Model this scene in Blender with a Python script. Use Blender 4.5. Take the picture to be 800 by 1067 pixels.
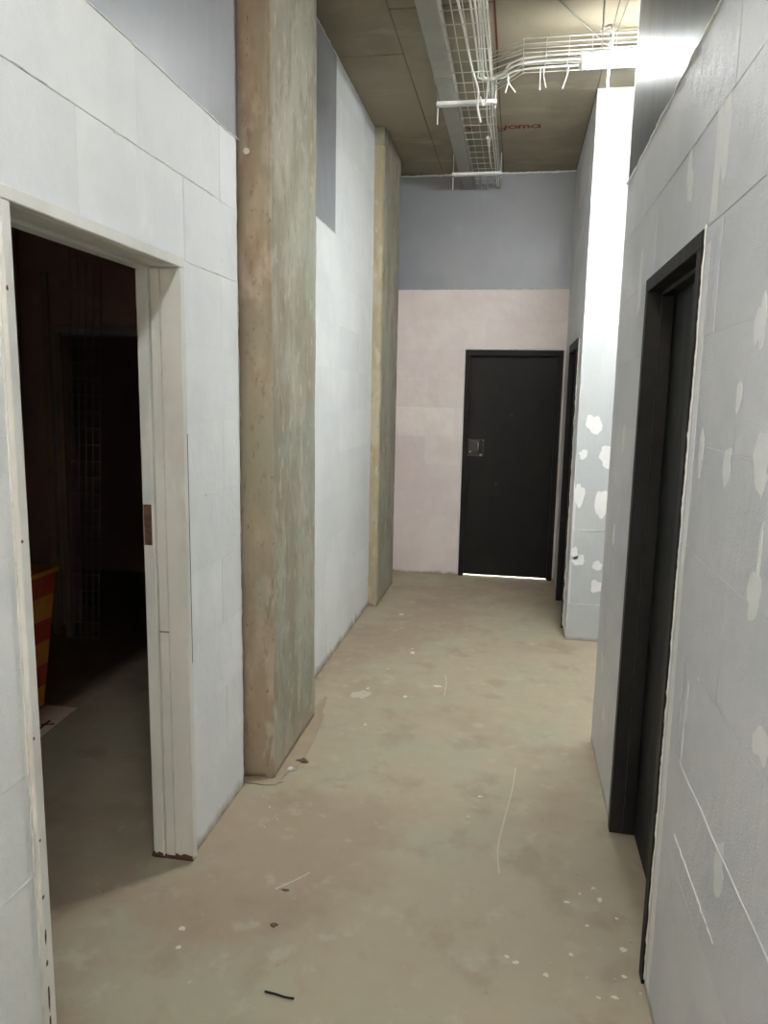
import bpy, bmesh, math, random
from mathutils import Vector, Matrix, noise
random.seed(7)
S = bpy.context.scene
COL = S.collection
for o in list(bpy.data.objects): bpy.data.objects.remove(o)

# ------------------------------------------------------------------ camera
F_PX, PITCH, YAW, ROLL, CAM_H = 770.2, 0.1568, 0.1735, 0.0186, 1.690
cy, sy = math.cos(YAW), math.sin(YAW)
fw = Vector((-sy*math.cos(PITCH), cy*math.cos(PITCH), -math.sin(PITCH)))
r0 = Vector((cy, sy, 0)); u0 = r0.cross(fw)
rt = math.cos(ROLL)*r0 + math.sin(ROLL)*u0
up = -math.sin(ROLL)*r0 + math.cos(ROLL)*u0
cd = bpy.data.cameras.new('camera'); cam = bpy.data.objects.new('camera', cd); COL.objects.link(cam)
M4 = Matrix((rt, up, -fw)).transposed().to_4x4(); M4.translation = (0, 0, CAM_H)
cam.matrix_world = M4
cd.sensor_fit = 'HORIZONTAL'; cd.sensor_width = 36.0; cd.lens = 36.0*F_PX/800.0
cd.clip_start = 0.02; cd.clip_end = 60
S.camera = cam
# ------------------------------------------------------------------ world, exposure
w = bpy.data.worlds.new('world'); S.world = w; w.use_nodes = True
w.node_tree.nodes['Background'].inputs[0].default_value = (0.5, 0.52, 0.55, 1)
w.node_tree.nodes['Background'].inputs[1].default_value = 0.02
S.view_settings.view_transform = 'Standard'; S.view_settings.look = 'None'
S.view_settings.exposure = 2.25; S.view_settings.gamma = 1.0
S.view_settings.use_curve_mapping = False
LAMP_SIDE, LAMP_NEAR, FILL_DEEP, LAMP_BEYOND = 80.0, 26.0, 5.0, 220.0   # radiance of the lamps' diffusers; the deep one is an added fill

FILL = bpy.data.lights.new('rear_fill', 'AREA'); FILL.shape = 'RECTANGLE'; FILL.size = 1.25; FILL.size_y = 2.3; FILL.energy = 1900; FILL.color = (1.0, .95, .92)
fill_ob = bpy.data.objects.new('rear_fill', FILL); COL.objects.link(fill_ob); fill_ob.location = (-.33, -5.05, 1.25); fill_ob.rotation_euler = (math.pi/2, 0, 0)   # unseen fill light added behind the viewer to lift the end wall
fill_ob.rotation_euler = (-math.pi/2, 0, 0)
S.cycles.max_bounces = 14; S.cycles.diffuse_bounces = 8
# ------------------------------------------------------------------ plan (metres)
XL, XL2, XR, XP = -1.095, -1.118, 0.442, 0.412      # left wall, left wall beyond column, right wall, far right wall
D, CEIL, G, H, CH = 6.913, 3.633, 2.640, 2.112, 0.264
LD0, LD1 = 1.457, 2.330                              # left doorway (frame outer edges, along Y)
RD0, RD1 = 2.030, 2.852                              # right door
ED0, ED1 = -0.482, 0.391                             # end door (along X)
RC, PY = 3.618, 5.193                                # corner of right wall, front of far right wall

# ------------------------------------------------------------------ materials
def srgb(r, g, b):
    f = lambda c: (c/255/12.92) if c/255 <= .04045 else ((c/255+.055)/1.055)**2.4
    return (f(r), f(g), f(b), 1)
MATS = {}
def mat(name, base, layers=(), rough=.7, bump=(), metal=0, emit=None, spec=.5, dirt=None, rvar=0, each=None):
    """layers: (colour, scale, stretch, lo, hi, amount); bump: (scale, stretch, strength, distance)"""
    m = bpy.data.materials.new(name); m.use_nodes = True; MATS[name] = m
    nt = m.node_tree; N = nt.nodes; L = nt.links; b = N['Principled BSDF']
    b.inputs['Roughness'].default_value = rough; b.inputs['Metallic'].default_value = metal
    b.inputs['Specular IOR Level'].default_value = spec
    geo = N.new('ShaderNodeNewGeometry')
    def nz(scale, stretch, detail=5, off=0):
        mp = N.new('ShaderNodeMapping'); mp.inputs['Scale'].default_value = stretch
        mp.inputs['Location'].default_value = (off*3.1, off*1.7, off*2.3)
        L.new(geo.outputs['Position'], mp.inputs['Vector'])
        t = N.new('ShaderNodeTexNoise'); t.inputs['Scale'].default_value = scale
        t.inputs['Detail'].default_value = detail; t.inputs['Roughness'].default_value = .6
        L.new(mp.outputs[0], t.inputs['Vector']); return t.outputs['Fac']
    rgb = N.new('ShaderNodeRGB'); rgb.outputs[0].default_value = base; cur = rgb.outputs[0]
    def mixin(fac, colour, cur):
        mx = N.new('ShaderNodeMix'); mx.data_type = 'RGBA'
        L.new(fac, mx.inputs['Factor']); L.new(cur, mx.inputs['A']); mx.inputs['B'].default_value = colour
        return mx.outputs['Result']
    for i, (c, sc, st, lo, hi, amt) in enumerate(layers):
        mr = N.new('ShaderNodeMapRange'); mr.interpolation_type = 'SMOOTHSTEP'
        L.new(nz(sc, st, 5, i+1), mr.inputs['Value'])
        mr.inputs['From Min'].default_value = lo; mr.inputs['From Max'].default_value = hi
        mr.inputs['To Max'].default_value = amt
        cur = mixin(mr.outputs[0], c, cur)
    if each:                                    # every block took the paint a little differently
        oi = N.new('ShaderNodeObjectInfo'); mr = N.new('ShaderNodeMapRange')
        L.new(oi.outputs['Random'], mr.inputs['Value']); mr.inputs['To Max'].default_value = each[1]
        cur = mixin(mr.outputs[0], each[0], cur)
    if dirt:                                    # splashed dirt with a ragged edge along the foot of a wall
        c, height, amt = dirt
        sp = N.new('ShaderNodeSeparateXYZ'); L.new(geo.outputs['Position'], sp.inputs[0])
        ad = N.new('ShaderNodeMath'); ad.operation = 'MULTIPLY_ADD'
        L.new(nz(9, (1, 1, 1), 5, 8), ad.inputs[0]); ad.inputs[1].default_value = height*2.2
        mn = N.new('ShaderNodeMath'); mn.operation = 'MULTIPLY'; L.new(sp.outputs['Z'], mn.inputs[0]); mn.inputs[1].default_value = -1
        L.new(mn.outputs[0], ad.inputs[2])
        mr = N.new('ShaderNodeMapRange'); L.new(ad.outputs[0], mr.inputs['Value'])
        mr.inputs['From Min'].default_value = 0; mr.inputs['From Max'].default_value = height; mr.inputs['To Max'].default_value = amt
        cur = mixin(mr.outputs[0], c, cur)
    L.new(cur, b.inputs['Base Color'])
    if rvar:
        mr = N.new('ShaderNodeMapRange'); L.new(nz(14, (1, 1, .3), 4, 5), mr.inputs['Value'])
        mr.inputs['From Min'].default_value = .3; mr.inputs['From Max'].default_value = .7
        mr.inputs['To Min'].default_value = rough-rvar; mr.inputs['To Max'].default_value = rough+rvar
        L.new(mr.outputs[0], b.inputs['Roughness'])
    prev = None
    for i, (sc, st, strength, dist) in enumerate(bump):
        bp = N.new('ShaderNodeBump'); bp.inputs['Strength'].default_value = strength; bp.inputs['Distance'].default_value = dist
        L.new(nz(sc, st, 4, i+12), bp.inputs['Height'])
        if prev: L.new(prev, bp.inputs['Normal'])
        prev = bp.outputs[0]
    if prev: L.new(prev, b.inputs['Normal'])
    if emit:
        b.inputs['Emission Color'].default_value = emit[0]; b.inputs['Emission Strength'].default_value = emit[1]
    return m

U = (1, 1, 1)
BROWN_DIRT = srgb(128, 108, 88)
WALL_BUMP = ((170, U, .5, .003), (22, (1, 1, .6), .5, .008), (5, U, .4, .03))
mat('white_block_paint', srgb(228, 230, 229),
    [(srgb(216, 219, 219), 2.2, U, .42, .62, .7), (srgb(236, 237, 236), 7, (1, 1, .5), .55, .72, .5), (srgb(202, 203, 202), 16, U, .64, .76, .4)],
    .62, WALL_BUMP, dirt=(BROWN_DIRT, .055, .85), each=(srgb(206, 209, 210), .45))
mat('grey_block_paint', srgb(214, 214, 215),
    [(srgb(200, 201, 204), 2.0, U, .42, .62, .8), (srgb(208, 209, 210), 5, (1, 1, .35), .56, .70, .5), (srgb(174, 175, 178), 18, U, .66, .78, .3)],
    .58, ((190, U, .9, .004), (24, (1, 1, .5), .45, .008), (5, U, .35, .03)), dirt=(BROWN_DIRT, .03, .7), each=(srgb(194, 196, 199), .45))
mat('pink_block_paint', srgb(234, 226, 220),
    [(srgb(220, 208, 206), 1.6, U, .42, .6, .8), (srgb(232, 226, 220), 6, U, .55, .7, .5)],
    .65, WALL_BUMP, dirt=(BROWN_DIRT, .03, .8), each=(srgb(214, 200, 198), .6))
mat('dimmed_block_paint', srgb(188, 191, 190),  # block paint darkened for the face the side lamp overlights
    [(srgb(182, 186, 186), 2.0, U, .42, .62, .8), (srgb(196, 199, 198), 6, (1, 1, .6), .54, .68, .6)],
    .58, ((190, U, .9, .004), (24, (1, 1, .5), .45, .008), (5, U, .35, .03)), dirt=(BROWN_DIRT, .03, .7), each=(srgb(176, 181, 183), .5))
mat('filler', srgb(228, 228, 226), [(srgb(220, 219, 216), 20, U, .45, .65, .6)], .75, ((120, U, .3, .002),))
mat('grey_plaster', srgb(150, 152, 156), [(srgb(142, 144, 149), 1.5, U, .42, .6, .7), (srgb(160, 161, 163), 9, (1, 1, .2), .58, .72, .3)],
    .38, ((40, (1, 1, .25), .10, .003),), rvar=.06)
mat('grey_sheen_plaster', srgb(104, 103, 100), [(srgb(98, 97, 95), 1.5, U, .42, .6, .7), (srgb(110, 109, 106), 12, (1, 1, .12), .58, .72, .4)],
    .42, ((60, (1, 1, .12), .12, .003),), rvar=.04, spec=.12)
mat('plaster_edge', srgb(222, 222, 216), [(srgb(190, 186, 176), 30, U, .5, .7, .6)], .8, ((90, U, .5, .004),))
CB = ((140, U, .5, .003), (30, (1, 1, .4), .6, .008))
mat('column_grey', srgb(162, 158, 142),
    [(srgb(142, 136, 118), 6, (1, 1, .4), .40, .60, .9), (srgb(184, 181, 168), 22, (1, 1, .5), .53, .68, .6), (srgb(128, 121, 104), 20, (1, 1, .35), .55, .68, .7),
     (srgb(150, 154, 140), 1.8, U, .48, .6, .5), (srgb(104, 96, 80), 62, (1, 1, .4), .64, .70, .8), (srgb(214, 212, 200), 90, (1, 1, .6), .69, .75, .5)],
    .85, CB, dirt=(srgb(178, 162, 140), .14, .7))
mat('column_brown', srgb(178, 162, 142),
    [(srgb(158, 140, 120), 3.2, (1, 1, .45), .44, .54, .85), (srgb(194, 182, 164), 7, (1, 1, .5), .53, .64, .6), (srgb(154, 150, 130), 2.3, (1, 1, .4), .52, .62, .7),
     (srgb(138, 120, 102), 26, (1, 1, .4), .56, .68, .6), (srgb(104, 90, 76), 70, (1, 1, .4), .65, .70, .8), (srgb(214, 206, 192), 80, (1, 1, .6), .70, .75, .6)],
    .88, CB)
mat('column_tan', srgb(178, 168, 146),
    [(srgb(162, 150, 122), 4, (1, 1, .45), .44, .56, .8), (srgb(196, 186, 160), 14, (1, 1, .5), .53, .66, .6), (srgb(120, 108, 86), 60, (1, 1, .4), .64, .70, .7)],
    .88, CB)
mat('ceiling_concrete', srgb(140, 131, 112),
    [(srgb(122, 113, 95), 1.4, U, .42, .6, .8), (srgb(156, 148, 130), 5, (.3, 1, 1), .55, .68, .6), (srgb(106, 97, 80), 30, U, .66, .76, .5)],
    .85, ((90, U, .25, .002), (10, (.3, 1, 1), .25, .006)))
mat('ceiling_joint', srgb(84, 74, 60), [], .9)
mat('floor_concrete', srgb(168, 156, 134),
    [(srgb(154, 136, 116), .8, U, .44, .60, .8), (srgb(162, 158, 136), 1.7, U, .50, .64, .75), (srgb(146, 130, 110), 4.5, U, .52, .68, .5), (srgb(178, 169, 150), 9, U, .56, .70, .5),
     (srgb(194, 187, 172), 38, U, .68, .74, .6), (srgb(120, 104, 86), 22, U, .68, .78, .5)],
    .62, ((140, U, .2, .002), (14, U, .15, .004)), rvar=.1)
mat('room_wall', srgb(212, 182, 172), [(srgb(204, 170, 160), 2, U, .45, .6, .7)], .85, ((60, U, .3, .003),))
mat('room_wood', srgb(186, 164, 136), [(srgb(160, 138, 112), 12, (1, 1, .06), .45, .6, .7)], .8, ())
mat('white_steel', srgb(214, 213, 206), [(srgb(196, 194, 186), 3, (1, 1, .4), .45, .62, .6), (srgb(228, 228, 224), 18, (1, 1, .2), .6, .7, .4)],
    .5, ((60, (1, 1, .2), .15, .002),))
mat('rust', srgb(92, 58, 44), [(srgb(60, 40, 34), 60, U, .45, .6, .8)], .9, ((200, U, .5, .002),))
mat('black_steel', srgb(26, 24, 22), [(srgb(34, 32, 30), 5, U, .45, .65, .6)], .55, ((90, U, .08, .001),), rvar=.05, spec=.22)
mat('black_leaf', srgb(24, 23, 21), [(srgb(32, 30, 27), 2.5, U, .45, .65, .7), (srgb(44, 42, 38), 30, U, .72, .8, .4)], .6, ((160, U, .08, .001),), rvar=.06, spec=.22)
mat('chrome', srgb(170, 168, 164), [], .3, (), 1)
mat('dull_plate', srgb(72, 70, 66), [(srgb(50, 48, 46), 60, U, .45, .6, .8)], .38, (), .8)
mat('galvanised', srgb(146, 143, 135), [(srgb(136, 133, 125), 12, U, .45, .6, .5)], .5, (), .35)
mat('wire_zinc', srgb(196, 194, 184), [], .4, (), .4)
mat('white_cable', srgb(222, 220, 212), [], .5)
mat('grey_cable', srgb(120, 114, 104), [], .6)
mat('lamp_body', srgb(226, 226, 222), [], .45)
mat('red_marker', srgb(112, 34, 30), [], .9)
mat('dark_line', srgb(70, 50, 44), [], .9)
mat('orange_band', srgb(246, 172, 70), [(srgb(240, 148, 56), 12, U, .45, .6, .6)], .5)
mat('red_band', srgb(222, 92, 52), [(srgb(206, 78, 44), 12, U, .45, .6, .6)], .5)
mat('paper', srgb(226, 208, 190), [(srgb(200, 170, 150), 30, U, .55, .65, .6)], .8)
mat('print_red', srgb(120, 44, 34), [], .8)
mat('paint_spot', srgb(212, 205, 188), [], .8)
mat('paint_scratch', srgb(186, 180, 162), [], .8)
mat('dust', srgb(158, 142, 121), [(srgb(166, 153, 131), 9, U, .45, .6, .7)], .95, ((150, U, .5, .003),))
mat('brown_scrap', srgb(100, 82, 62), [], .9)
mat('dark_nail', srgb(44, 38, 34), [], .5, (), .6)
for n, e in (('lamp_side', LAMP_SIDE), ('lamp_near', LAMP_NEAR), ('fill_deep', FILL_DEEP), ('lamp_beyond', LAMP_BEYOND)):
    mat(n, (1, 1, 1, 1), [], .4, (), 0, ((.965, 1.0, 1.0, 1), e))

# ------------------------------------------------------------------ helpers
def wloc(o):
    v = Vector((0, 0, 0))
    while o: v += o.location; o = o.parent
    return v
def link(name, me, parent=None, loc=(0, 0, 0), rotz=0):
    o = bpy.data.objects.new(name, me); COL.objects.link(o); o.location = loc
    o.rotation_euler = (0, 0, rotz)
    if parent: o.parent = parent
    return o
def tag(o, label=None, cat=None, group=None, kind=None):
    for k, v in (('label', label), ('category', cat), ('group', group), ('kind', kind)):
        if v: o[k] = v
    return o
def empty(name, loc, label, cat, group=None):
    return tag(link(name, None, None, loc), label, cat, group)
class MB:
    """collects shapes in world coordinates"""
    def __init__(s): s.bm = bmesh.new(); s.sm = False
    def box(s, x0, x1, y0, y1, z0, z1, bev=0, mi=0):
        vs = [s.bm.verts.new((x, y, z)) for x in (x0, x1) for y in (y0, y1) for z in (z0, z1)]
        fs = [s.bm.faces.new([vs[i] for i in q]) for q in ((0, 1, 3, 2), (4, 6, 7, 5), (0, 4, 5, 1), (2, 3, 7, 6), (0, 2, 6, 4), (1, 5, 7, 3))]
        for f in fs: f.material_index = mi
        if bev: bmesh.ops.bevel(s.bm, geom=list({e for f in fs for e in f.edges}), offset=bev, segments=1, affect='EDGES')
        return s
    def hexa(s, p):
        vs = [s.bm.verts.new(q) for q in p]
        for q in ((0, 3, 2, 1), (4, 5, 6, 7), (0, 1, 5, 4), (1, 2, 6, 5), (2, 3, 7, 6), (3, 0, 4, 7)): s.bm.faces.new([vs[i] for i in q])
        return s
    def tube(s, pts, r, n=6):
        pts = [Vector(p) for p in pts]; rings = []
        for i, p in enumerate(pts):
            t = (pts[min(i+1, len(pts)-1)]-pts[max(i-1, 0)]).normalized()
            a = t.orthogonal().normalized() if abs(t.z) > .9 else t.cross(Vector((0, 0, 1))).normalized()
            b = t.cross(a); rr = r[i] if isinstance(r, (list, tuple)) else r
            rings.append([s.bm.verts.new(p+rr*(math.cos(2*math.pi*k/n)*a+math.sin(2*math.pi*k/n)*b)) for k in range(n)])
        for A, B in zip(rings, rings[1:]):
            for k in range(n):
                f = s.bm.faces.new((A[k], A[(k+1) % n], B[(k+1) % n], B[k])); f.smooth = True
        s.bm.faces.new(list(reversed(rings[0]))); s.bm.faces.new(rings[-1]); return s
    def slab(s, pts, nrm, th):
        """flat irregular piece: outline pts extruded by th along nrm"""
        nrm = Vector(nrm); a = [s.bm.verts.new(p) for p in pts]; b = [s.bm.verts.new(Vector(p)+nrm*th) for p in pts]; n = len(a)
        s.bm.faces.new(list(reversed(a))); s.bm.faces.new(b)
        for i in range(n): s.bm.faces.new((a[i], a[(i+1) % n], b[(i+1) % n], b[i]))
        return s
    def build(s, name, m, parent=None, loc=None):
        off = wloc(parent) if parent else Vector((0, 0, 0))
        origin = Vector(loc) if loc else off
        bmesh.ops.translate(s.bm, verts=s.bm.verts, vec=-origin)
        bmesh.ops.recalc_face_normals(s.bm, faces=s.bm.faces)
        me = bpy.data.meshes.new(name); s.bm.to_mesh(me); s.bm.free()
        for q in (m if isinstance(m, (list, tuple)) else [m]): me.materials.append(MATS[q])
        return link(name, me, parent, origin-off)
def box(name, x0, x1, y0, y1, z0, z1, m, parent=None, bev=0): return MB().box(x0, x1, y0, y1, z0, z1, bev).build(name, m, parent)
def struct(o, label): return tag(o, label, None, None, 'structure')

_cache = {}
def block_mesh(wd, ht, m):
    k = (round(wd, 3), round(ht, 3), m)
    if k not in _cache:
        b, t = .0013, .018
        O = [(0, 0), (wd, 0), (wd, ht), (0, ht)]; I = [(b, b), (wd-b, b), (wd-b, ht-b), (b, ht-b)]
        v = [(x, t, z) for x, z in O]+[(x, b*.7, z) for x, z in O]+[(x, 0, z) for x, z in I]
        f = [(3, 2, 1, 0)]+[(i, (i+1) % 4, 4+(i+1) % 4, 4+i) for i in range(4)]+[(4+i, 4+(i+1) % 4, 8+(i+1) % 4, 8+i) for i in range(4)]+[(8, 9, 10, 11)]
        me = bpy.data.meshes.new('block'); me.from_pydata(v, [], f); me.materials.append(MATS[m]); _cache[k] = me
    return _cache[k]
def wall_blocks(parent, origin, ang, length, z0, z1, m, openings=(), bl=.60, gap=.0012, shift=0.0, step=1, tone=None):
    """courses of blocks on a face; u runs from origin along the face, the face looks along local -y"""
    ux = Vector((math.cos(ang), math.sin(ang), 0)); nrm = Vector((math.sin(ang), -math.cos(ang), 0))
    off = wloc(parent)
    for k in range(int(math.ceil(z1/CH))):
        a, b = k*CH, min((k+1)*CH, z1)
        if b <= z0+.01 or b-a < .02: continue
        cuts = [(0, length)]
        for (o0, o1, zt) in openings:
            if a < zt-.02:
                nc = []
                for (c0, c1) in cuts:
                    if o1 <= c0 or o0 >= c1: nc.append((c0, c1)); continue
                    if o0 > c0: nc.append((c0, o0))
                    if o1 < c1: nc.append((o1, c1))
                cuts = nc
        st = shift+(bl/2 if k % 2 else 0)+random.uniform(-.02, .02)
        for (c0, c1) in cuts:
            js = [c0]+[st+i*bl for i in range(-2, 40) if c0+.05 < st+i*bl < c1-.05]+[c1]
            for p, q in zip(js, js[1:]):
                me = block_mesh(round(q-p-gap, 3), round(b-a-gap, 3), m)
                pos = Vector(origin)+ux*(p+gap/2)+nrm*random.uniform(-.0008, .0008); pos.z = a+gap/2
                link('block', me, parent, pos-off, ang+random.uniform(-.0012, .0012))
def bead(parent, name, p0, p1, r, m, jit=.6, n=60, sides=5):
    """ragged bead of plaster between two points"""
    p0, p1 = Vector(p0), Vector(p1); sd = random.random()*50
    pts, rr = [], []
    for i in range(n+1):
        t = i/n; q = noise.noise_vector(Vector((t*n*.35, sd, 0)))
        pts.append(p0.lerp(p1, t)+q*r*jit); rr.append(r*(.6+.8*abs(noise.noise(Vector((t*n*.5, sd+9, 3))))))
    return MB().tube(pts, rr, sides).build(name, m, parent)
def blob(c, ax, ay, rx, ry, n=14, rough=.35):
    c, ax, ay = Vector(c), Vector(ax), Vector(ay); sd = random.random()*99
    return [c+(ax*rx*math.cos(a)+ay*ry*math.sin(a))*(1+rough*noise.noise(Vector((math.cos(a)*1.5, math.sin(a)*1.5, sd)))*1.6)
            for a in [2*math.pi*i/n for i in range(n)]]

# ================================================================== SETTING
floor = struct(box('floor', -4.6, 4.3, -6.2, 8.6, -.15, 0, 'floor_concrete'), 'dusty bare concrete floor with scratches and paint spots')
ceiling = struct(box('ceiling', -4.6, 4.3, -6.2, 8.6, CEIL+.006, CEIL+.2, 'ceiling_joint'), 'raw concrete ceiling with formwork panel lines')
# formwork panels, each a piece
xs = [-1.27, -.735, -.205, .41, 1.25, 2.1, 2.95, 3.8]
ys = {0: [-5.0, -3.1, -1.6, .0, 1.5, 3.05, 4.56, 6.3, 7.0], 1: [-5.0, -3.1, -1.4, .1, 1.6, 2.6, 4.06, 5.55, 7.0], 2: [-5.0, -3.1, -1.2, .4, 1.9, 3.92, 6.36, 7.0]}
for i in range(len(xs)-1):
    yy = ys[min(i, 2)] if i < 3 else [3.62, 4.42, 5.2]
    for a, b in zip(yy, yy[1:]):
        dz = random.uniform(0, .004)
        MB().box(xs[i]+.003, xs[i+1]-.003, a+.003, b-.003, CEIL+dz, CEIL+.012).build('formwork_panel', 'ceiling_concrete', ceiling)

T = .13
# --- left wall with the open doorway
wl = MB()
wl.box(XL-T, XL-.0016, -5.0, LD0+.01, 0, CEIL); wl.box(XL-T, XL-.0016, LD1-.01, 2.84, 0, CEIL); wl.box(XL-T, XL-.0016, LD0+.01, LD1-.01, H-.01, CEIL)
wall_left = struct(wl.build('wall_left', 'white_block_paint'), 'white painted block wall with grey band above, around open doorway')
wall_blocks(wall_left, (XL, -2.0, 0), math.pi/2, 4.835, 0, G, 'white_block_paint', [(LD0+2.0, LD1+2.0, H)], shift=.16)
box('upper_plaster', XL-T+.01, XL-.001, -5.0, 2.84, G, CEIL, 'grey_plaster', wall_left)
# rounded plaster return where the wall stops short of the column
pr = MB(); R = .05
ring = [(XL-R+R*math.cos(a), 2.833+R*math.sin(a)) for a in [math.pi/2*i/6 for i in range(7)]]+[(XL-T, 2.833+R), (XL-T, 2.83), (XL, 2.83)]
ncut = 40; rows = []
for k in range(ncut+1):
    z = G*k/ncut; q = .006*noise.noise(Vector((.3, 1.7, z*7)))
    rows.append([pr.bm.verts.new((x, y+(q if y > 2.84 else 0), z)) for x, y in ring])
for A, B in zip(rows, rows[1:]):
    for i in range(len(ring)): pr.bm.faces.new((A[i], A[(i+1) % len(ring)], B[(i+1) % len(ring)], B[i])).smooth = True
pr.bm.faces.new(rows[0]); pr.bm.faces.new(rows[-1])
pr.build('plaster_return', 'white_block_paint', wall_left)
box('upper_return', XL-T, XL-.004, 2.835, 2.868, G+.002, CEIL, 'grey_plaster', wall_left)
bead(wall_left, 'plaster_ridge', (XL+.001, -1.5, G), (XL+.001, 2.87, G), .0045, 'plaster_edge', .9, 160)
bead(wall_left, 'plaster_ridge', (XL-.02, 2.888, .02), (XL-.02, 2.888, 3.6), .006, 'plaster_edge', .9, 120)
for (y0, y1, z) in ((1.2, 1.75, 2.376), (1.95, 2.62, 2.376), (2.42, 2.83, 2.112), (2.5, 2.83, 1.32), (2.42, 2.8, .792), (-.5, 1.45, .792), (.6, 1.46, .528)):
    bead(wall_left, 'mortar_ridge', (XL, y0, z), (XL, y1, z+.004), .0022, 'white_block_paint', 1.5, 40, 4)
# --- left wall between the columns
m = MB().box(XL2-T, XL2-.0016, 3.40, 6.0, 0, CEIL)
wall_mid = struct(m.build('wall_left_middle', 'white_block_paint'), 'bright white block wall between the two concrete columns')
wall_blocks(wall_mid, (XL2, 3.40, 0), math.pi/2, 2.5, 0, G, 'white_block_paint', shift=.35)
wall_blocks(wall_mid, (XL2, 4.515, 0), math.pi/2, 1.385, G+.002, CEIL, 'white_block_paint', shift=.1)
box('upper_plaster', XL2-T+.01, XL2-.001, 3.40, 4.513, G, CEIL, 'grey_plaster', wall_mid)
bead(wall_mid, 'plaster_ridge', (XL2, 3.45, G), (XL2, 4.51, G), .003, 'plaster_edge', .8, 50)
bead(wall_mid, 'plaster_ridge', (XL2-.002, 3.5, CEIL-.006), (XL2-.002, 5.8, CEIL-.006), .006, 'plaster_edge', .8, 80)
# --- left wall beyond the second column
m = MB().box(XL2-T, XL2-.0016, 6.05, D+.05, 0, CEIL)
wall_lf = struct(m.build('wall_left_far', 'pink_block_paint'), 'short strip of wall between second column and end wall')
wall_blocks(wall_lf, (XL2, 6.2, 0), math.pi/2, D-6.2, 0, G, 'pink_block_paint', shift=.1)
box('upper_plaster', XL2-T+.01, XL2-.001, 6.2, D, G, CEIL, 'grey_plaster', wall_lf)
# --- end wall
m = MB(); m.box(XL2-T, ED0+.01, D+.0016, D+.14, 0, CEIL); m.box(ED1-.01, 1.0, D+.0016, D+.14, 0, CEIL); m.box(ED0+.01, ED1-.01, D+.0016, D+.14, H-.01, CEIL)
wall_end = struct(m.build('wall_end', 'pink_block_paint'), 'pinkish white block end wall with grey upper band')
wall_blocks(wall_end, (XL2, D, 0), 0, XP-XL2, 0, G, 'pink_block_paint', [(ED0-XL2, ED1-XL2, H)], shift=.28, bl=.55)
box('upper_plaster', XL2, XP, D+.001, D+.13, G, CEIL, 'grey_plaster', wall_end)
bead(wall_end, 'plaster_ridge', (XL2, D, G), (XP, D, G), .005, 'plaster_edge', .9, 90)
bead(wall_end, 'plaster_ridge', (XL2, D-.004, CEIL-.012), (XP, D-.004, CEIL-.012), .010, 'plaster_edge', .4, 90)
# --- far right wall (L-shaped corner beyond the side passage)
m = MB(); DR0, DR1 = 5.46, 6.28
m.box(XP+.0016, XP+.14, PY+.0016, DR0+.01, 0, CEIL); m.box(XP+.0016, XP+.14, DR1-.01, D+.05, 0, CEIL); m.box(XP+.0016, XP+.14, DR0+.01, DR1-.01, H-.01, CEIL)
m.box(XP+.14, 4.0, PY+.0016, PY+.14, 0, CEIL)
wall_rf = struct(m.build('wall_right_far', 'grey_block_paint'), 'pale block wall corner with filler patches beyond side passage')
wall_blocks(wall_rf, (XP, PY, 0), 0, 4.0-XP, 0, CEIL, 'dimmed_block_paint', shift=.45)  # front face toned down in colour against the side lamp
wall_blocks(wall_rf, (XP, D, 0), -math.pi/2, D-PY, 0, CEIL, 'grey_block_paint', [(D-DR1, D-DR0, H)], shift=.2)
bead(wall_rf, 'plaster_ridge', (XP+.002, PY+.002, .03), (XP+.002, PY+.002, CEIL), .004, 'plaster_edge', 1.0, 120)
for z in (.264, .792, 2.112, 2.376, 3.168, 3.432): bead(wall_rf, 'mortar_ridge', (XP+.02, PY, z+.004), (1.2, PY, z+.004), .0035, 'plaster_edge', .8, 40, 4)
for (px, pz, rx, rz) in ((.445, 1.05, .03, .09), (.60, .98, .05, .10), (.47, .58, .05, .035), (.60, .55, .04, .03), (.60, .40, .045, .045), (.52, 1.52, .05, .06), (.44, .62, .02, .05), (.63, 1.30, .06, .07), (.46, 1.32, .03, .03), (.5, 2.72, .06, .05), (.58, 2.2, .07, .03)):
    MB().slab(blob((px, PY-.0006, pz), (1, 0, 0), (0, 0, 1), rx, rz, 22), (0, -1, 0), .0012).build('filler_patch', 'filler', wall_rf)
# --- right wall with the black door, turning into the side passage
m = MB()
m.box(XR+.0016, XR+T, -5.0, RD0+.01, 0, CEIL); m.box(XR+.0016, XR+T, RD1-.01, RC-.0016, 0, CEIL); m.box(XR+.0016, XR+T, RD0+.01, RD1-.01, H-.01, CEIL)
m.box(XR+T, 4.0, RC-T, RC-.0016, 0, CEIL)
wall_right = struct(m.build('wall_right', 'grey_block_paint'), 'pale grey block wall with filler patches around black door')
wall_blocks(wall_right, (XR, RC, 0), -math.pi/2, RC+2.0, 0, G, 'grey_block_paint', [(RC-RD1, RC-RD0, H)], shift=.25)
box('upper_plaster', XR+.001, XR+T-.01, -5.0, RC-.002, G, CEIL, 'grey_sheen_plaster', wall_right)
bead(wall_right, 'plaster_ridge', (XR-.001, -1.5, G), (XR-.001, RC, G), .006, 'plaster_edge', .8, 160)
wall_blocks(wall_right, (4.0, RC, 0), math.pi, 4.0-XR, 0, CEIL, 'grey_block_paint', shift=.2)
bead(wall_right, 'plaster_return', (XR-.001, RD0-.003, .02), (XR-.001, RD0-.003, H+.01), .0042, 'plaster_edge', .55, 150)
bead(wall_right, 'plaster_return', (XR+.001, RD1+.003, .1), (XR+.001, RD1+.003, H), .003, 'plaster_edge', .6, 90)
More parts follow.
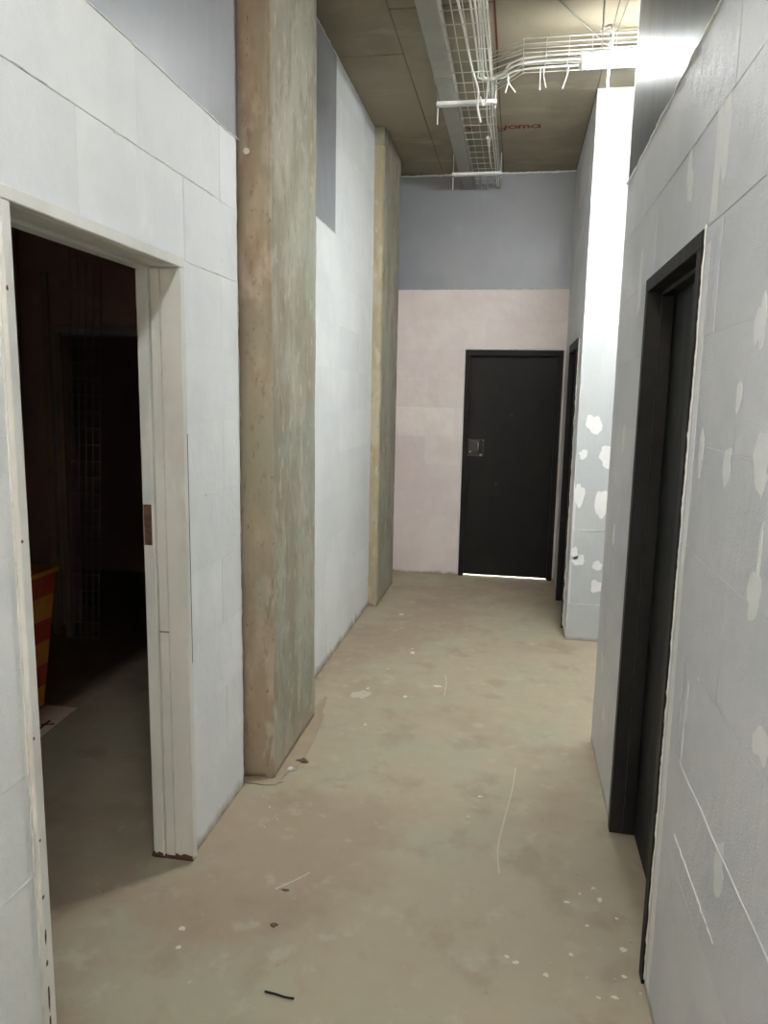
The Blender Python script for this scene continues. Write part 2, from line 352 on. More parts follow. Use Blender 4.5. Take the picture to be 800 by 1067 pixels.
for (y0, y1, z) in ((-.6, 1.86, .792), (1.45, 1.83, .60), (.2, 1.5, 2.376), (2.1, 2.5, 2.376), (.5, 1.3, 1.32)):
    bead(wall_right, 'mortar_ridge', (XR-.0003, y0, z), (XR-.0003, y1, z+.003), .0024, 'filler', 1.1, 50, 4)
for (py, pz, rx, rz) in ((1.412, 1.34, .030, .05), (1.40, 1.42, .008, .05), (1.731, 1.085, .018, .035), (1.46, .76, .03, .06), (1.894, 1.571, .020, .055), (1.66, 1.555, .03, .035), (1.45, 1.58, .05, .05),
                          (1.52, 1.83, .03, .05), (1.62, 1.70, .02, .03), (2.29, 2.35, .02, .09), (2.26, 2.27, .03, .04), (2.36, 2.58, .03, .05), (1.83, .86, .006, .06), (1.82, .97, .012, .05), (1.93, 2.30, .05, .10),
                          (1.30, 1.10, .04, .03), (1.15, 1.62, .06, .05), (.9, 1.25, .05, .07), (3.2, 1.55, .05, .08), (3.3, 1.1, .04, .05), (3.05, 2.15, .03, .12), (3.4, .5, .04, .06), (3.25, .3, .03, .05)):
    MB().slab(blob((XR+.0006, py, pz), (0, 1, 0), (0, 0, 1), rx, rz, 22), (-1, 0, 0), .0012).build('filler_patch', 'filler', wall_right)
for (py, pz, wy, wz) in ((1.985, 1.05, .022, 1.02), (1.97, 2.25, .03, .13)):      # trowelled strip beside the frame
    MB().slab([(XR+.0004, py-wy, pz-wz), (XR+.0004, py+wy, pz-wz), (XR+.0004, py+wy*.8, pz), (XR+.0004, py+wy, pz+wz), (XR+.0004, py-wy*.7, pz+wz), (XR+.0004, py-wy*1.1, pz)], (-1, 0, 0), .0012).build('filler_patch', 'filler', wall_right)
# --- closing walls outside the picture
struct(MB().box(XL-T, XR+T, -5.15, -5.0, 2.42, CEIL).box(XL-T, -.97, -5.15, -5.0, 0, 2.42).box(.31, XR+T, -5.15, -5.0, 0, 2.42).build('wall_behind', 'white_block_paint'), 'white wall behind the viewer with an opening added for fill light')  # opening made to go with the added fill light
struct(box('wall_side_end', 4.0, 4.15, RC-T, PY+.14, 0, CEIL, 'white_block_paint'), 'white wall closing the side passage')
# --- dark room on the left
RY = 4.70; RX0, RX1 = -3.105, -2.22
m = MB(); m.box(-4.4, RX0+.01, RY, RY+.13, 0, CEIL); m.box(RX1-.01, XL-T-.01, RY, RY+.13, 0, CEIL); m.box(RX0+.01, RX1-.01, RY, RY+.13, 2.06, CEIL)
struct(m.build('wall_room_back', 'room_wall'), 'dim brownish back wall of unlit room seen through open doorway')
struct(box('wall_room_left', -4.5, -4.4, .3, 6.4, 0, CEIL, 'room_wall'), 'dim brownish side wall of unlit room')
struct(box('wall_room_near', -4.4, XL-T-.003, .3, .42, 0, CEIL, 'room_wall'), 'dim brownish near wall of unlit room')
struct(box('wall_room_beyond', -4.4, XL-T-.01, 6.3, 6.42, 0, CEIL, 'room_wall'), 'wall of the dark space behind the inner doorway')
struct(box('wall_room_right', -1.75, -1.64, RY+.13, 6.3, 0, CEIL, 'room_wall'), 'side wall of the dark space behind the inner doorway')
# --- lit space behind the end door
struct(box('wall_beyond', -1.3, 1.0, 8.3, 8.42, 0, CEIL, 'white_block_paint'), 'wall of the lit space behind the end door')
struct(box('wall_beyond_left', -1.4, -1.3, D+.14, 8.3, 0, CEIL, 'white_block_paint'), 'side wall of the lit space behind the end door')
struct(box('wall_beyond_right', 1.0, 1.1, D+.06, 8.3, 0, CEIL, 'white_block_paint'), 'other side wall of the lit space behind the end door')

# ================================================================== DOORS
# door_1: white steel frame of the open doorway, no leaf
d1 = MB().box(XL-.004, XL+.016, LD0-.002, LD1+.002, H-.030, H+.002, .003).build('door_1', 'white_steel')
struct(d1, 'white painted steel door frame without a leaf, chipped at the feet')
def lframe(y_in, y_out):          # one jamb: three steps
    s = 1 if y_out > y_in else -1
    j = MB()
    def bx(x0, x1, a, b, z0=0.012, z1=H-.0305): j.box(x0, x1, min(a, b), max(a, b), z0, z1, .002)
    bx(XL-.056, XL+.016, y_in, y_out); jo = j.build('jamb', 'white_steel', d1)
    j = MB(); bx(XL-.094, XL-.060, y_in+s*.006, y_out); j.build('rebate', 'white_steel', jo)
    j = MB(); bx(XL-.138, XL-.098, y_in-s*.004, y_out); j.build('stop', 'white_steel', jo)
    for (x0, x1, yi) in ((XL-.054, XL+.012, y_in-s*.001), (XL-.136, XL-.10, y_in-s*.005)):
        pts = [(x0, yi, .013), (x1, yi, .013), (x1, yi, .024), (x0*.5+x1*.5, yi, .030), (x0*.7+x1*.3, yi, .022), (x0, yi, .03)]
        MB().slab(pts, (0, -s, 0), .001).build('rust_chip', 'rust', jo)
    MB().box(XL-.15, XL+.01, min(y_in+s*.004, y_out), max(y_in+s*.004, y_out), 0, .014).build('foot', 'rust', jo)
    return jo
jf = lframe(LD1-.030, LD1); jn = lframe(LD0+.030, LD0)
hd = MB().box(XL-.056, XL-.004, LD0, LD1, H-.030, H-.002, .002).build('head', 'white_steel', d1)
MB().box(XL-.094, XL-.060, LD0, LD1, H-.025, H-.002, .002).build('rebate', 'white_steel', hd)
MB().box(XL-.138, XL-.098, LD0, LD1, H-.034, H-.002, .002).build('stop', 'white_steel', hd)
# strike opening in the far jamb, and the joint lines of the plate
sp = MB().box(XL-.134, XL-.106, LD1-.0355, LD1-.033, 1.17, 1.31).build('strike_opening', 'rust', jf)
sp['label'] = 'rusty rectangular strike cut-out'
MB().box(XL-.136, XL-.102, LD1-.0358, LD1-.0335, 1.158, 1.169).build('strike_lip', 'white_steel', jf)
MB().box(XL-.094, XL-.060, LD1-.0245, LD1-.023, .86, .864).build('joint_line', 'dark_line', jf)
MB().box(XL+.0155, XL+.0168, LD1-.006, LD1-.003, .75, 1.55).build('joint_line', 'dark_line', jf)
for z, ln in ((.06, .05), (.13, .03), (.20, .06), (.29, .02), (.36, .05), (.47, .012), (.62, .008), (.88, .008), (1.35, .010), (1.9, .012)):
    MB().slab(blob((XL+.0162, LD0+.004, z), (0, 1, 0), (0, 0, 1), .0035, ln*.5, 8, .5), (1, 0, 0), .0008).build('paint_chip', 'rust', d1)
bead(d1, 'chipped_edge', (XL+.002, LD0-.002, .02), (XL+.002, LD0-.002, 2.1), .003, 'plaster_edge', .5, 120)

def black_frame(name, label, ax, f, a0, a1, deep, out, leaf_d, leaf_gap, sgn, jw=.042):
    """frame + leaf in a wall; ax 'Y': opening runs along Y in a wall whose face is X=f, sgn the direction into the wall"""
    def B(mb, d0, d1, p0, p1, z0, z1, bev=.002):
        d0, d1 = f+sgn*d0, f+sgn*d1; d0, d1 = min(d0, d1), max(d0, d1)
        return mb.box(d0, d1, p0, p1, z0, z1, bev) if ax == 'Y' else mb.box(p0, p1, d0, d1, z0, z1, bev)
    root = B(MB(), -out, deep, a0, a1, H-jw, H).build(name, 'black_steel'); struct(root, label)
    for p0, p1 in ((a0, a0+jw), (a1-jw, a1)):
        jb = B(MB(), -out, deep, p0, p1, 0, H-jw-.0005).build('jamb', 'black_steel', root)
        q0, q1 = (p1-.001, p1+.014) if p0 == a0 else (p0-.014, p0+.001)
        B(MB(), leaf_d-.045, leaf_d-.002, q0, q1, .01, H-jw-.016).build('stop', 'black_steel', jb)
    B(MB(), leaf_d-.045, leaf_d-.002, a0+jw, a1-jw, H-jw-.015, H-jw-.0005).build('stop', 'black_steel', root)
    lf = B(MB(), leaf_d, leaf_d+.04, a0+jw+.003, a1-jw-.003, leaf_gap, H-jw-.003, .002).build('leaf', 'black_leaf', root)
    return root, lf
# door_2: end door
d2, lf2 = black_frame('door_2', 'closed matt black door with a pull plate in the end wall', 'X', D, ED0, ED1, .12, .008, .018, .016, 1, .036)
yl = D+.018
pp = MB().box(-.436, -.284, yl-.003, yl+.001, 1.145, 1.302, .001).build('pull_plate', 'dull_plate', lf2)
MB().box(-.345, -.300, yl-.0045, yl-.0025, 1.155, 1.292, .001).build('recess', 'black_leaf', pp)
MB().tube([(-.337, yl-.004, 1.172), (-.337, yl-.020, 1.178), (-.337, yl-.020, 1.278), (-.337, yl-.004, 1.284)], .006, 8).build('pull_bar', 'chrome', pp)
MB().tube([(-.312, yl+.0, 1.158), (-.312, yl-.012, 1.158)], .012, 14).build('lock_cylinder', 'chrome', pp)
MB().tube([(-.412, yl, 1.185), (-.412, yl-.010, 1.185)], .008, 12).build('keyhole', 'chrome', pp)
for (x, z) in ((-.428, 1.153), (-.292, 1.294), (-.428, 1.294)): MB().tube([(x, yl, z), (x, yl-.0042, z)], .004, 8).build('screw', 'chrome', pp)
for (x, z, a) in ((-.053, 1.527, .6), (-.165, .886, .9)):
    MB().slab(blob((x, yl-.0002, z), (math.cos(a), 0, math.sin(a)), (-math.sin(a), 0, math.cos(a)), .022, .007), (0, -1, 0), .0008).build('scuff', 'dull_plate', lf2)
bead(wall_end, 'plaster_return', (ED0-.006, D-.002, .02), (ED0-.006, D-.002, H), .005, 'plaster_edge', .6, 80)
bead(wall_end, 'plaster_return', (ED0, D-.002, H+.006), (ED1, D-.002, H+.006), .005, 'plaster_edge', .6, 60)
bead(wall_end, 'plaster_return', (ED1+.008, D-.003, .02), (ED1+.008, D-.003, H), .006, 'plaster_edge', .8, 80)
# door_3: black door in the right wall, leaf set deep
d3, lf3 = black_frame('door_3', 'deep set black door in the near right wall', 'Y', XR, RD0, RD1, .128, .008, .085, .006, 1, .045)
# door_4: black door in the far right wall
d4, lf4 = black_frame('door_4', 'black door seen edge-on in the far right wall', 'Y', XP, DR0, DR1, .12, .016, .03, .006, 1, .05)
bead(wall_rf, 'plaster_return', (XP-.004, DR0-.008, .02), (XP-.004, DR0-.008, H), .006, 'plaster_edge', .9, 80)
# door_5: inner doorway of the dark room
d5 = box('door_5', RX0-.055, RX1+.055, RY-.012, RY+.14, 2.055, 2.112, 'white_steel', None, .002); struct(d5, 'dim pale frame of inner doorway in the dark room')
for x0, x1 in ((RX0-.055, RX0+.002), (RX1-.002, RX1+.055)): box('jamb', x0, x1, RY-.012, RY+.14, 0, 2.0545, 'white_steel', d5, .002)

# ================================================================== COLUMNS
def column(x1, y0, y1, label, mats=('column_brown', 'column_grey')):
    xb = -1.232
    root = empty('concrete_column', ((xb+x1)/2, (y0+y1)/2, 0), label, 'column')
    mb = MB(); bm = mb.bm; NZ = 120; ch = .012
    ring = [(xb, y0, 0)]+[(xb+(x1-ch-xb)*t/9, y0, 0) for t in range(1, 10)]+[(x1, y0+ch, 1)]+[(x1, y0+ch+(y1-2*ch-y0)*t, 1) for t in [i/12 for i in range(1, 13)]]+[(x1-ch, y1, 1), (xb, y1, 1)]
    rows = []
    for k in range(NZ+1):
        z = CEIL*k/NZ; row = []
        for x, y, mi in ring:
            q = noise.noise_vector(Vector((x*9, y*9, z*3.5)))*.0035+noise.noise_vector(Vector((x*40, y*40, z*22)))*.0016
            row.append(bm.verts.new((x+q.x, y+q.y, z)))
        rows.append(row)
    for A, B in zip(rows, rows[1:]):
        for i in range(len(ring)):
            j = (i+1) % len(ring); f = bm.faces.new((A[i], A[j], B[j], B[i])); f.smooth = True
            f.material_index = 1 if (i >= 10 and i < len(ring)-1) else 0
    bm.faces.new(rows[0]); bm.faces.new(rows[-1])
    mb.build('shaft', list(mats), root)
    return root
c1 = column(-.985, 2.925, 3.60, 'tall raw concrete column standing beside the open doorway, nearer of two')
# board mark: strip where the shutter boards met, on the face beside the arris
MB().box(-1.020, -.998, 2.918, 2.93, 0, CEIL, .002).build('shutter_strip', 'column_brown', c1)
MB().tube([(-1.082, 2.92, 2.62), (-1.078, 2.905, 2.615)], .012, 8).build('mortar_blob', 'plaster_edge', c1)
# trail of spilled mortar along its foot
MB().slab(blob((-.975, 3.30, .0), (0, 1, 0), (1, 0, 0), .42, .055, 26, .3), (0, 0, 1), .004).build('mortar_spill', 'dust', c1)
MB().slab(blob((-1.03, 2.90, .0), (1, 0, 0), (0, 1, 0), .085, .03, 18, .3), (0, 0, 1), .005).build('mortar_spill', 'dust', c1)
c2 = column(-1.048, 5.70, 6.50, 'raw concrete column near the end wall, farther of two', ('column_tan', 'column_grey'))
MB().box(-1.23, -1.044, 5.692, 6.49, CEIL-.12, CEIL, .003).build('head_shade', 'column_grey', c2)  # shade at the column's top, put in as a darker slab

TZ = 3.49
# ================================================================== LAMPS
def lamp(cx, cyy, z, along, length, m, label, rods):
    """batten light: z is the underside of the diffuser"""
    root = empty('fluorescent_light', (cx, cyy, z), label, 'light', None)
    def B(l0, l1, w0, w1, z0, z1, bev=.003):
        return MB().box(cx+l0, cx+l1, cyy+w0, cyy+w1, z0, z1, bev) if along == 'X' else MB().box(cx+w0, cx+w1, cyy+l0, cyy+l1, z0, z1, bev)
    h = length/2
    B(-h, h, -.045, .045, z+.034, z+.052).build('housing', 'lamp_body', root)
    B(-h+.02, h-.02, -.042, .042, z, z+.0335, .010).build('diffuser', m, root)
    for s in (-1, 1): B(s*h-(.02 if s > 0 else 0), s*h+(.02 if s < 0 else 0), -.046, .046, z-.002, z+.0339).build('end_cap', 'lamp_body', root)
    if rods:
        for s in (-.7, .7):
            p = (cx+s*h, cyy) if along == 'X' else (cx, cyy+s*h)
            MB().tube([(p[0], p[1], z+.0515), (p[0], p[1], rods)], .004, 6).build('rod', 'galvanised', root)
    return root
lamp(.565, 4.02, 3.298, 'X', .68, 'lamp_side', 'glowing white batten light in front of the branch tray at top right', CEIL+.002)
lamp(2.7, 4.36, 3.395, 'X', 1.22, 'fill_deep', 'unseen batten light added as fill deeper in the side passage', TZ-.004)  # added light, out of view behind the right wall
lamp(-.26, .35, 3.44, 'Y', 1.22, 'lamp_near', 'batten light on the ceiling above the viewer', CEIL+.002)
lamp(.0, 7.55, 2.5, 'X', 1.22, 'lamp_beyond', 'light in the space behind the end door', CEIL+.002)

# ================================================================== CABLE TRAYS
WR = .0026
def rod_between(name, pts, r, m, parent, n=5): return MB().tube(pts, r, n).build(name, m, parent)
tray = empty('wire_basket_tray', (-.335, 4.6, TZ), 'long wire basket cable tray running along the ceiling to the end wall', 'cable tray')
TX0, TX1 = -.445, -.225; Y0, Y1 = 1.6, D-.012
cw = MB().tube([(TX0, 0, .055), (TX0, 0, 0), (TX1, 0, 0), (TX1, 0, .055)], WR, 5)
cw_o = cw.build('cross_wire', 'wire_zinc', None, (0, 0, 0)); cw_me = cw_o.data; bpy.data.objects.remove(cw_o)
k = 0; y = Y0
while y < Y1:
    link('cross_wire', cw_me, tray, Vector((0, y, TZ))-wloc(tray)); y += .138
for i in range(5):
    x = TX0+(TX1-TX0)*i/4
    rod_between('long_wire', [(x, Y0, TZ+2*WR), (x, Y1, TZ+2*WR)], WR, 'wire_zinc', tray)
for x in (TX0, TX1):
    for z in (.028, .055): rod_between('long_wire', [(x, Y0, TZ+z), (x, Y1, TZ+z)], WR, 'wire_zinc', tray)
# branch tray: slants out of the main tray, then runs right above the side passage
br = empty('wire_basket_tray', (.8, 4.45, TZ), 'branch wire basket tray crossing towards the bright light on the right', 'cable tray')
BY0, BY1 = 4.31, 4.56
A0 = (TX1+.004, 4.42); A1 = (TX1+.004, 4.80)
bw = MB().tube([(0, BY0, .075), (0, BY0, 0), (0, BY1, 0), (0, BY1, .075)], WR, 5)
bo = bw.build('cross_wire', 'wire_zinc', None, (0, 0, 0)); bme = bo.data; bpy.data.objects.remove(bo)
x = -.05
while x < 3.4:
    link('cross_wire', bme, br, Vector((x, 0, TZ))-wloc(br)); x += .118
for i in range(6):
    t = i/5; yb = BY0+(BY1-BY0)*t; ya = A0[1]+(A1[1]-A0[1])*t
    rod_between('long_wire', [(A0[0], ya, TZ+.006), (-.05, yb, TZ+.006), (3.4, yb, TZ+.006)], WR, 'wire_zinc', br)
for yb, ya in ((BY0, A0[1]), (BY1, A1[1])):
    for z in (.026, .050, .075): rod_between('long_wire', [(A0[0], ya, TZ+z*.8), (-.05, yb, TZ+z), (3.4, yb, TZ+z)], WR, 'wire_zinc', br)
# sheet metal trunking beside the tray
tk = empty('metal_trunking', (-.50, 4.6, TZ), 'flat grey sheet metal trunking alongside the wire basket tray', 'trunking')
for a, b in ((1.6, 4.60), (4.603, D-.01)):
    ch = MB().box(-.552, -.452, a, b, TZ+.002, TZ+.05, .002).build('channel', 'galvanised', tk)
    MB().box(-.556, -.448, a, b, TZ+.0505, TZ+.054).build('lid', 'galvanised', ch)
MB().box(-.557, -.447, 4.56, 4.64, TZ-.001, TZ+.0015).build('joint_plate', 'galvanised', tk)
def strut(xa, xb, y, label):
    root = empty('support_strut', ((xa+xb)/2, y, TZ-.04), label, 'strut', None)
    s = MB(); s.box(xa, xb, y-.018, y+.018, TZ-.026, TZ-.023); s.box(xa, xb, y-.018, y-.015, TZ-.026, TZ-.003); s.box(xa, xb, y+.015, y+.018, TZ-.026, TZ-.003)
    s.build('channel', 'lamp_body', root)
    for x, zb in ((xa+.008, TZ-.13), (xb-.008, TZ-.05)):
        r = MB().tube([(x, y, zb), (x, y, CEIL+.003)], .0042, 6).build('threaded_rod', 'lamp_body', root)
        MB().tube([(x, y, TZ-.036), (x, y, TZ-.0265)], .009, 6).build('nut', 'galvanised', r)
    return root
strut(-.575, -.205, 4.90, 'pale strut with hanging rods under the trays, nearer the viewer')
strut(-.605, -.205, 6.38, 'pale strut under the trays just before the end wall')
strut(-.575, -.205, 3.2, 'pale strut under the trays, above the upper edge of the picture')
# hanger of the branch tray
hg = empty('tray_hanger', (.40, 4.44, TZ), 'upright rod and clamp holding the branch tray above the light', 'hanger')
MB().tube([(.40, 4.44, TZ-.03), (.40, 4.44, CEIL+.003)], .006, 6).build('rod', 'galvanised', hg)
MB().box(.375, .425, 4.425, 4.455, CEIL-.006, CEIL+.003).build('ceiling_plate', 'galvanised', hg)
for x in (.382, .418): MB().box(x-.006, x+.006, 4.432, 4.448, TZ-.012, TZ+.05, .002).build('clamp', 'black_steel', hg)

# cables
def smooth(pts, n=8):
    P = [Vector(p) for p in pts]; P = [P[0]*2-P[1]]+P+[P[-1]*2-P[-2]]; out = []
    for i in range(1, len(P)-2):
        for k in range(n):
            t = k/n; a, b, c, d = P[i-1], P[i], P[i+1], P[i+2]
            out.append(.5*((2*b)+(c-a)*t+(2*a-5*b+4*c-d)*t*t+(3*b-a-3*c+d)*t**3))
    return out+[P[-2]]
def cable(pts, r, m, label, group=None, name='cable'):
    pts = smooth(pts); o = MB().tube(pts, r, 6).build(name, m, None, pts[0]); return tag(o, label, 'cable', group)
ORD = ['leftmost', 'second from left', 'middle', 'second from right', 'rightmost']
for i in range(5):
    x = -.30+.017*i; z = TZ+.014+.003*(i % 2)
    pts = [(x+.006*math.sin(k*1.7+i), 1.7+k*.55, z+.004*math.sin(k+i*2)) for k in range(6)]
    if i < 3: pts += [(x+.003, 4.62, z), (-.17, 4.63-.03*i, z), (-.03, 4.53-.07*i, z), (.6, 4.52-.07*i, z), (1.6, 4.52-.07*i, z)]
    else: pts += [(x, 4.7, z), (x-.01, 5.4, z), (x-.004, 6.1, z), (x-.008, 6.88, z)]
    cable(pts, .0052, 'white_cable', 'white cable in the long wire basket, '+ORD[i]+' of the five side by side' if i < 4 else 'white cable in the long wire basket, against its right side', 'white cables in the trays')
cable([(-.36, 3.6, TZ+.012), (-.345, 4.1, TZ+.02), (-.335, 4.22, TZ-.01), (-.33, 4.5, TZ+.01), (-.31, 4.72, TZ-.012), (-.318, 4.86, TZ-.055), (-.30, 4.92, TZ-.12)], .0065, 'white_cable', 'white cable end dangling below the nearer strut')
cable([(-.25, 4.66, TZ+.01), (-.265, 4.82, TZ-.02), (-.285, 4.86, TZ-.045), (-.30, 4.80, TZ-.02)], .0055, 'white_cable', 'short loop of white cable at the tray junction')
cable([(-.27, 5.0, TZ+.012), (-.275, 5.2, TZ-.004), (-.262, 5.5, TZ-.012), (-.285, 5.75, TZ-.008), (-.29, 6.3, TZ+.012)], .004, 'white_cable', 'thin white cable hanging through the far part of the basket')
cable([(-.284, 5.52, TZ-.016), (-.282, 5.70, TZ-.016)], .011, 'white_cable', 'short thick white connector lying under the far basket')
for i, (x, dx, dz) in enumerate(((.045, .0, -.085), (.06, .02, -.075), (.20, -.03, -.085))):
    pts = smooth([(x, BY1+.0, TZ+.03), (x+dx*.3, BY1+.004, TZ-.02), (x+dx, BY1+.006, TZ+dz)])
    tag(MB().tube(pts, .0028, 5).build('cable_tie', 'white_cable', None, pts[0]), ['white cable tie tail hanging straight from branch tray, leftmost', 'white cable tie tail splayed right beside the leftmost one', 'white cable tie tail slanting left from middle of branch tray'][i], 'cable tie')
for i, (dx, dz) in enumerate(((-.012, -.075), (.045, -.075))):
    pts = smooth([(-.135, 4.60, TZ+.02), (-.132, 4.605, TZ-.02), (-.135+dx, 4.61, TZ+dz)])
    tag(MB().tube(pts, .0035, 5).build('cable_tie', 'white_cable', None, pts[0]), ['white tie tail hanging straight from slanted part of tray', 'white tie tail splayed right from slanted part of tray'][i], 'cable tie')
cable([(.34, BY0-.01, TZ+.085), (.36, 3.93, TZ-.06), (.365, 3.92, 3.30), (.355, 3.925, 3.20), (.36, 3.925, 3.13)], .005, 'white_cable', 'white lead hanging down in front of the glowing light')
cable([(-.04, 3.86, CEIL-.004), (.12, 4.08, CEIL-.010), (.28, 4.32, CEIL-.035), (.42, 4.44, CEIL-.085), (.62, 4.50, CEIL-.10)], .0042, 'grey_cable', 'thin grey wire slanting across the ceiling to the hanger')
cable([(.47, 3.75, CEIL-.003), (.45, 4.15, CEIL-.006), (.43, 4.40, CEIL-.03)], .003, 'grey_cable', 'thin grey wire on the ceiling right of the hanger')
# pipe mark and red hand lettering on the ceiling
MB().box(-.204, -.196, 2.6, 4.62, CEIL-.0015, CEIL+.002).build('paint_line', 'red_marker', ceiling)
MB().box(-.19, .10, 3.90, 3.925, CEIL-.0015, CEIL+.002).build('joint_line', 'dark_line', ceiling)
GL = {'R': [[(0, 0), (0, 1), (.55, 1), (.6, .7), (.5, .5), (0, .5)], [(.25, .5), (.65, 0)]],
      'y': [[(0, .7), (.05, .2), (.3, .05), (.55, .3), (.6, .7)], [(.6, .7), (.5, -.3), (.2, -.4), (0, -.2)]],
      'o': [[(.3, .7), (.05, .5), (.05, .15), (.3, 0), (.55, .15), (.55, .5), (.3, .7)]],
      'm': [[(0, 0), (0, .7)], [(0, .5), (.2, .7), (.3, .5), (.3, 0)], [(.3, .5), (.5, .7), (.6, .5), (.6, 0)]],
      'a': [[(.55, .6), (.3, .7), (.05, .4), (.1, .1), (.3, 0), (.55, .25), (.55, .7), (.6, 0)]]}
lt = tag(MB().box(-.2, -.199, 5.8, 5.801, CEIL-.001, CEIL+.001).build('ceiling_lettering', 'red_marker', None, (-.2, 5.8, CEIL)), 'red hand painted lettering on the concrete ceiling', 'lettering')
for chx, x0, s in (('R', -.475, .10), ('y', -.235, .11), ('o', -.155, .11), ('m', -.075, .11), ('a', .005, .11)):
    mb = MB()
    for st in GL[chx]: mb.tube([(x0+u*s, 5.85-v*s*.85, CEIL-.0005) for u, v in st], .008, 6)
    for v in mb.bm.verts: v.co.z = CEIL-.0005+(v.co.z-CEIL+.0005)*.2
    mb.build('letter', 'red_marker', lt)

# ================================================================== THINGS IN THE DARK ROOM
def lean(name, x_foot, y_foot, x_top, y_top, z_top, wd, th, m, label, cat, group=None):
    root = empty(name, (x_foot, y_foot, 0), label, cat, group); d = Vector((x_top-x_foot, y_top-y_foot, z_top)).normalized()
    sx = Vector((1, 0, 0)); sx = (sx-d*sx.dot(d)).normalized(); n = sx.cross(d)
    a = Vector((x_foot, y_foot, .003)); b = Vector((x_top, y_top, z_top))
    P = [a, a+sx*wd, a+sx*wd+n*th, a+n*th, b, b+sx*wd, b+sx*wd+n*th, b+n*th]
    return tag(MB().hexa(P).build(name, m, None, (x_foot, y_foot, 0)), label, cat, group) if bpy.data.objects.remove(root) is None else None
lean('timber_batten', -3.10, 4.50, -3.135, 4.60, 2.45, .045, .022, 'room_wood', 'thin timber batten leaning on dark room wall, left one', 'batten')
lean('timber_batten', -2.98, 4.46, -3.06, 4.62, 2.06, .04, .022, 'room_wood', 'thin timber batten leaning on dark room wall, right one beside wire tray', 'batten')
lean('timber_board', -3.75, 4.40, -3.86, 4.66, 2.75, .52, .02, 'room_wood', 'wide brown board leaning in the corner of dark room', 'board')
lt2 = empty('leaning_tray', (-2.83, 4.46, 0), 'wire basket tray leaning upright against the inner doorway', 'cable tray')
fa = Vector((-2.93, 4.45, .006)); tb = Vector((-2.955, 4.655, 2.75)); wd = Vector((.185, 0, 0)); wdt = Vector((.23, 0, 0))
for i in range(5):
    t = i/4; MB().tube([fa+wd*t, tb+wdt*t], .0045, 5).build('long_wire', 'wire_zinc', lt2)
for i in range(26):
    t = i/25; MB().tube([(fa.lerp(tb, t)), fa.lerp(tb, t)+wd.lerp(wdt, t)], .0035, 5).build('cross_wire', 'wire_zinc', lt2)
# orange banded tapering bin
bn = empty('orange_bin', (-2.60, 3.26, 0), 'orange and red banded bin tapering downwards, half hidden inside dark room', 'bin')
def ringpts(z):
    t = z/.76; hx = .155+.075*t; hy = .15+.06*t; return [(-2.60-hx, 3.26-hy, z), (-2.60+hx, 3.26-hy, z), (-2.60+hx, 3.26+hy, z), (-2.60-hx, 3.26+hy, z)]
zz = [.002, .12, .24, .37, .49, .62, .735]
for i in range(6):
    a, b = ringpts(zz[i]), ringpts(zz[i+1]); MB().hexa(a+b).build('band', 'orange_band' if i % 2 == 0 else 'red_band', bn)
a, b = ringpts(.736), ringpts(.76); gx = lambda P, e: [(-2.60+(p[0]+2.60)*e, 3.26+(p[1]-3.26)*e, p[2]) for p in P]
MB().hexa(gx(a, 1.04)+gx(b, 1.05)).build('rim', 'orange_band', bn)
pc = tag(MB().slab([(-2.25, 3.41, .001), (-2.225, 3.04, .001), (-2.425, 3.03, .001), (-2.43, 3.41, .001)], (0, 0, 1), .003).build('printed_card', 'paper', None, (-2.3, 3.2, 0)), 'pale printed card lying on the floor beside the orange bin', 'card')
MB().slab([(-2.29, 3.06, .0042), (-2.272, 3.06, .0042), (-2.285, 3.24, .0042), (-2.30, 3.24, .0042)], (0, 0, 1), .0006).build('printed_bar', 'print_red', pc)
MB().slab([(-2.33, 3.17, .0042), (-2.245, 3.20, .0042), (-2.245, 3.215, .0042), (-2.33, 3.185, .0042)], (0, 0, 1), .0006).build('printed_bar', 'print_red', pc)

# ================================================================== ON THE FLOOR
for (x, y, rx, ry) in ((-.78, 4.02, .012, .02), (-.973, 1.977, .014, .012), (-.95, 1.90, .012, .010), (.355, 2.386, .012, .018), (.242, 2.353, .014, .008), (.046, 2.061, .010, .008), (.072, 2.043, .016, .008), (.241, 2.109, .008, .008),
                      (.404, 2.162, .014, .014), (.305, 1.953, .008, .006), (.351, 1.962, .012, .010), (-.391, 4.143, .03, .02), (-.609, 4.683, .02, .03), (-.817, 5.53, .02, .03), (-.08, 2.969, .012, .008), (.16, 2.01, .010, .010), (.30, 2.25, .012, .008), (.39, 2.05, .010, .008), (-.70, 3.55, .010, .014), (-.55, 3.95, .012, .02)):
    MB().slab(blob((x, y, -.0002), (1, 0, 0), (0, 1, 0), rx*.75, ry*.75, 12, .5), (0, 0, 1), .0012).build('paint_spot', 'paint_spot', floor)
def scratch(pts, wd):
    P = smooth(pts, 6); L_, R_ = [], []
    for i, q in enumerate(P):
        t = (P[min(i+1, len(P)-1)]-P[max(i-1, 0)]).normalized(); s = Vector((-t.y, t.x, 0))*wd*(.4+.8*abs(noise.noise(Vector((i*.9, q.x*5, q.y)))))
        L_.append(q+s); R_.append(q-s)
    mb = MB()
    for i in range(len(P)-1): mb.slab([L_[i], R_[i], R_[i+1], L_[i+1]], (0, 0, 1), .001)
    mb.build('paint_scratch', 'paint_scratch', floor)
scratch([(.069, 3.254, 0), (.055, 3.05, 0), (.03, 2.85, 0), (.005, 2.62, 0), (.013, 2.46, 0)], .005)
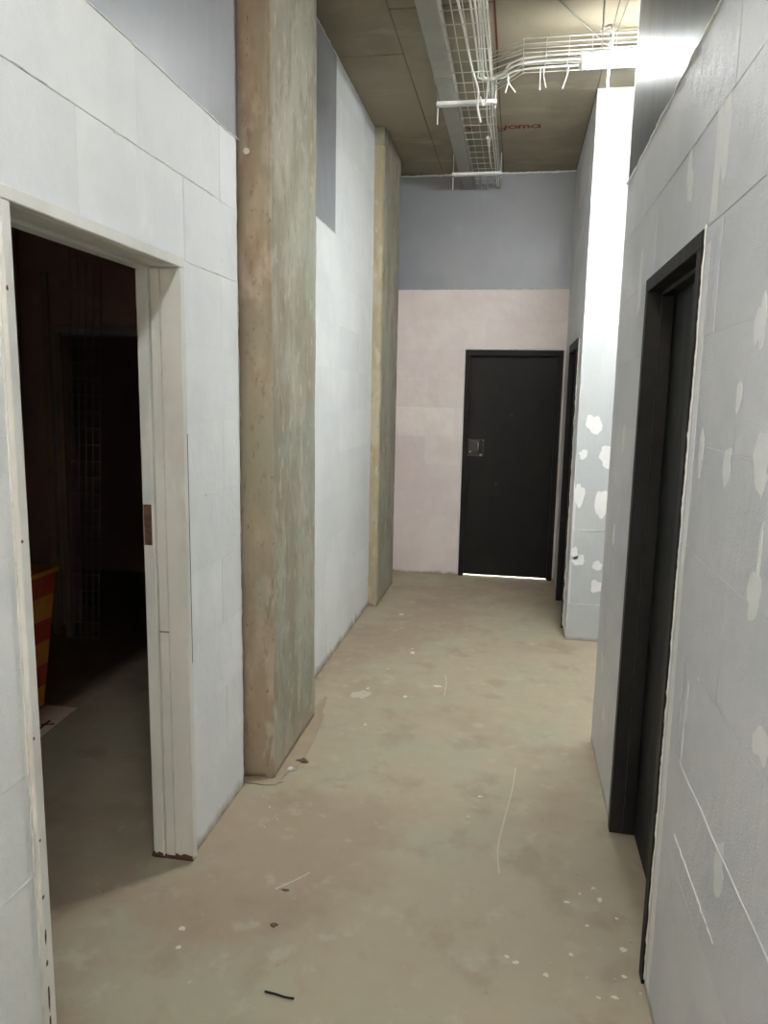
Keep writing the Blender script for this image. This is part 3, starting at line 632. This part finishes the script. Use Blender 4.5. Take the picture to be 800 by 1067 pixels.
MB().slab(blob((-.806, 3.92, -.0002), (1, 0, 0), (0, 1, 0), .055, .05, 24, .6), (0, 0, 1), .0009).build('paint_spot', 'paint_scratch', floor)
scratch([(-.745, 2.22, 0), (-.69, 2.28, 0), (-.652, 2.33, 0)], .005)
scratch([(-.36, 4.35, 0), (-.34, 4.2, 0), (-.335, 4.02, 0)], .006)
nail = [(-.632, 1.786, .004), (-.60, 1.782, .005), (-.57, 1.778, .004), (-.543, 1.776, .006)]
tag(MB().tube(smooth(nail), .003, 6).build('steel_rod_scrap', 'dark_nail', None, nail[0]), 'short dark bent metal rod lying on floor at bottom of picture', 'rod')
def chip(name, x, y, r, h, m, label, cat, group=None):
    pts = blob((x, y, .0008), (1, 0, 0), (0, 1, 0), r, r*.6, 8, .6); o = MB().slab(pts, (0, 0, 1), h).build(name, m, None, (x, y, 0))
    for v in o.data.vertices:
        if v.co.z > h*.5: v.co.x *= .7; v.co.y *= .7; v.co.z += random.uniform(-.3, .3)*h
    return tag(o, label, cat, group)
chip('brown_scrap', -.905, 3.10, .030, .010, 'brown_scrap', 'crumpled brown scrap on floor just past the nearer column', 'scrap')
chip('plaster_chip', -.935, 3.02, .024, .010, 'plaster_edge', 'white plaster chip at the foot of the nearer column', 'chip')
for x, y, r in ((.43-.0, 2.20, .010), (.40, 2.30, .008), (.33, 2.15, .007), (.36, 2.03, .008), (.28, 2.02, .007), (.425, 1.99, .009), (.34, 2.44, .014), (.29, 2.40, .010), (-.87, 2.62, .007), (-.93, 2.70, .008), (-.98, 2.66, .006), (-.90, 2.56, .006), (-.12, 2.80, .009), (-.62, 4.75, .010), (-.72, 4.35, .010)):
    chip('plaster_chip', x, y, r*.6, .005, 'plaster_edge', 'tiny white plaster crumb scattered on the concrete floor', 'chip', 'plaster crumbs on the floor')
for x, y, r in ((-.69, 2.05, .016), (-.71, 2.22, .012)):
    chip('brown_scrap', x, y, r, .003, 'brown_scrap', 'small flat brown crumb on floor near the dark rod', 'scrap', 'brown crumbs near the rod')
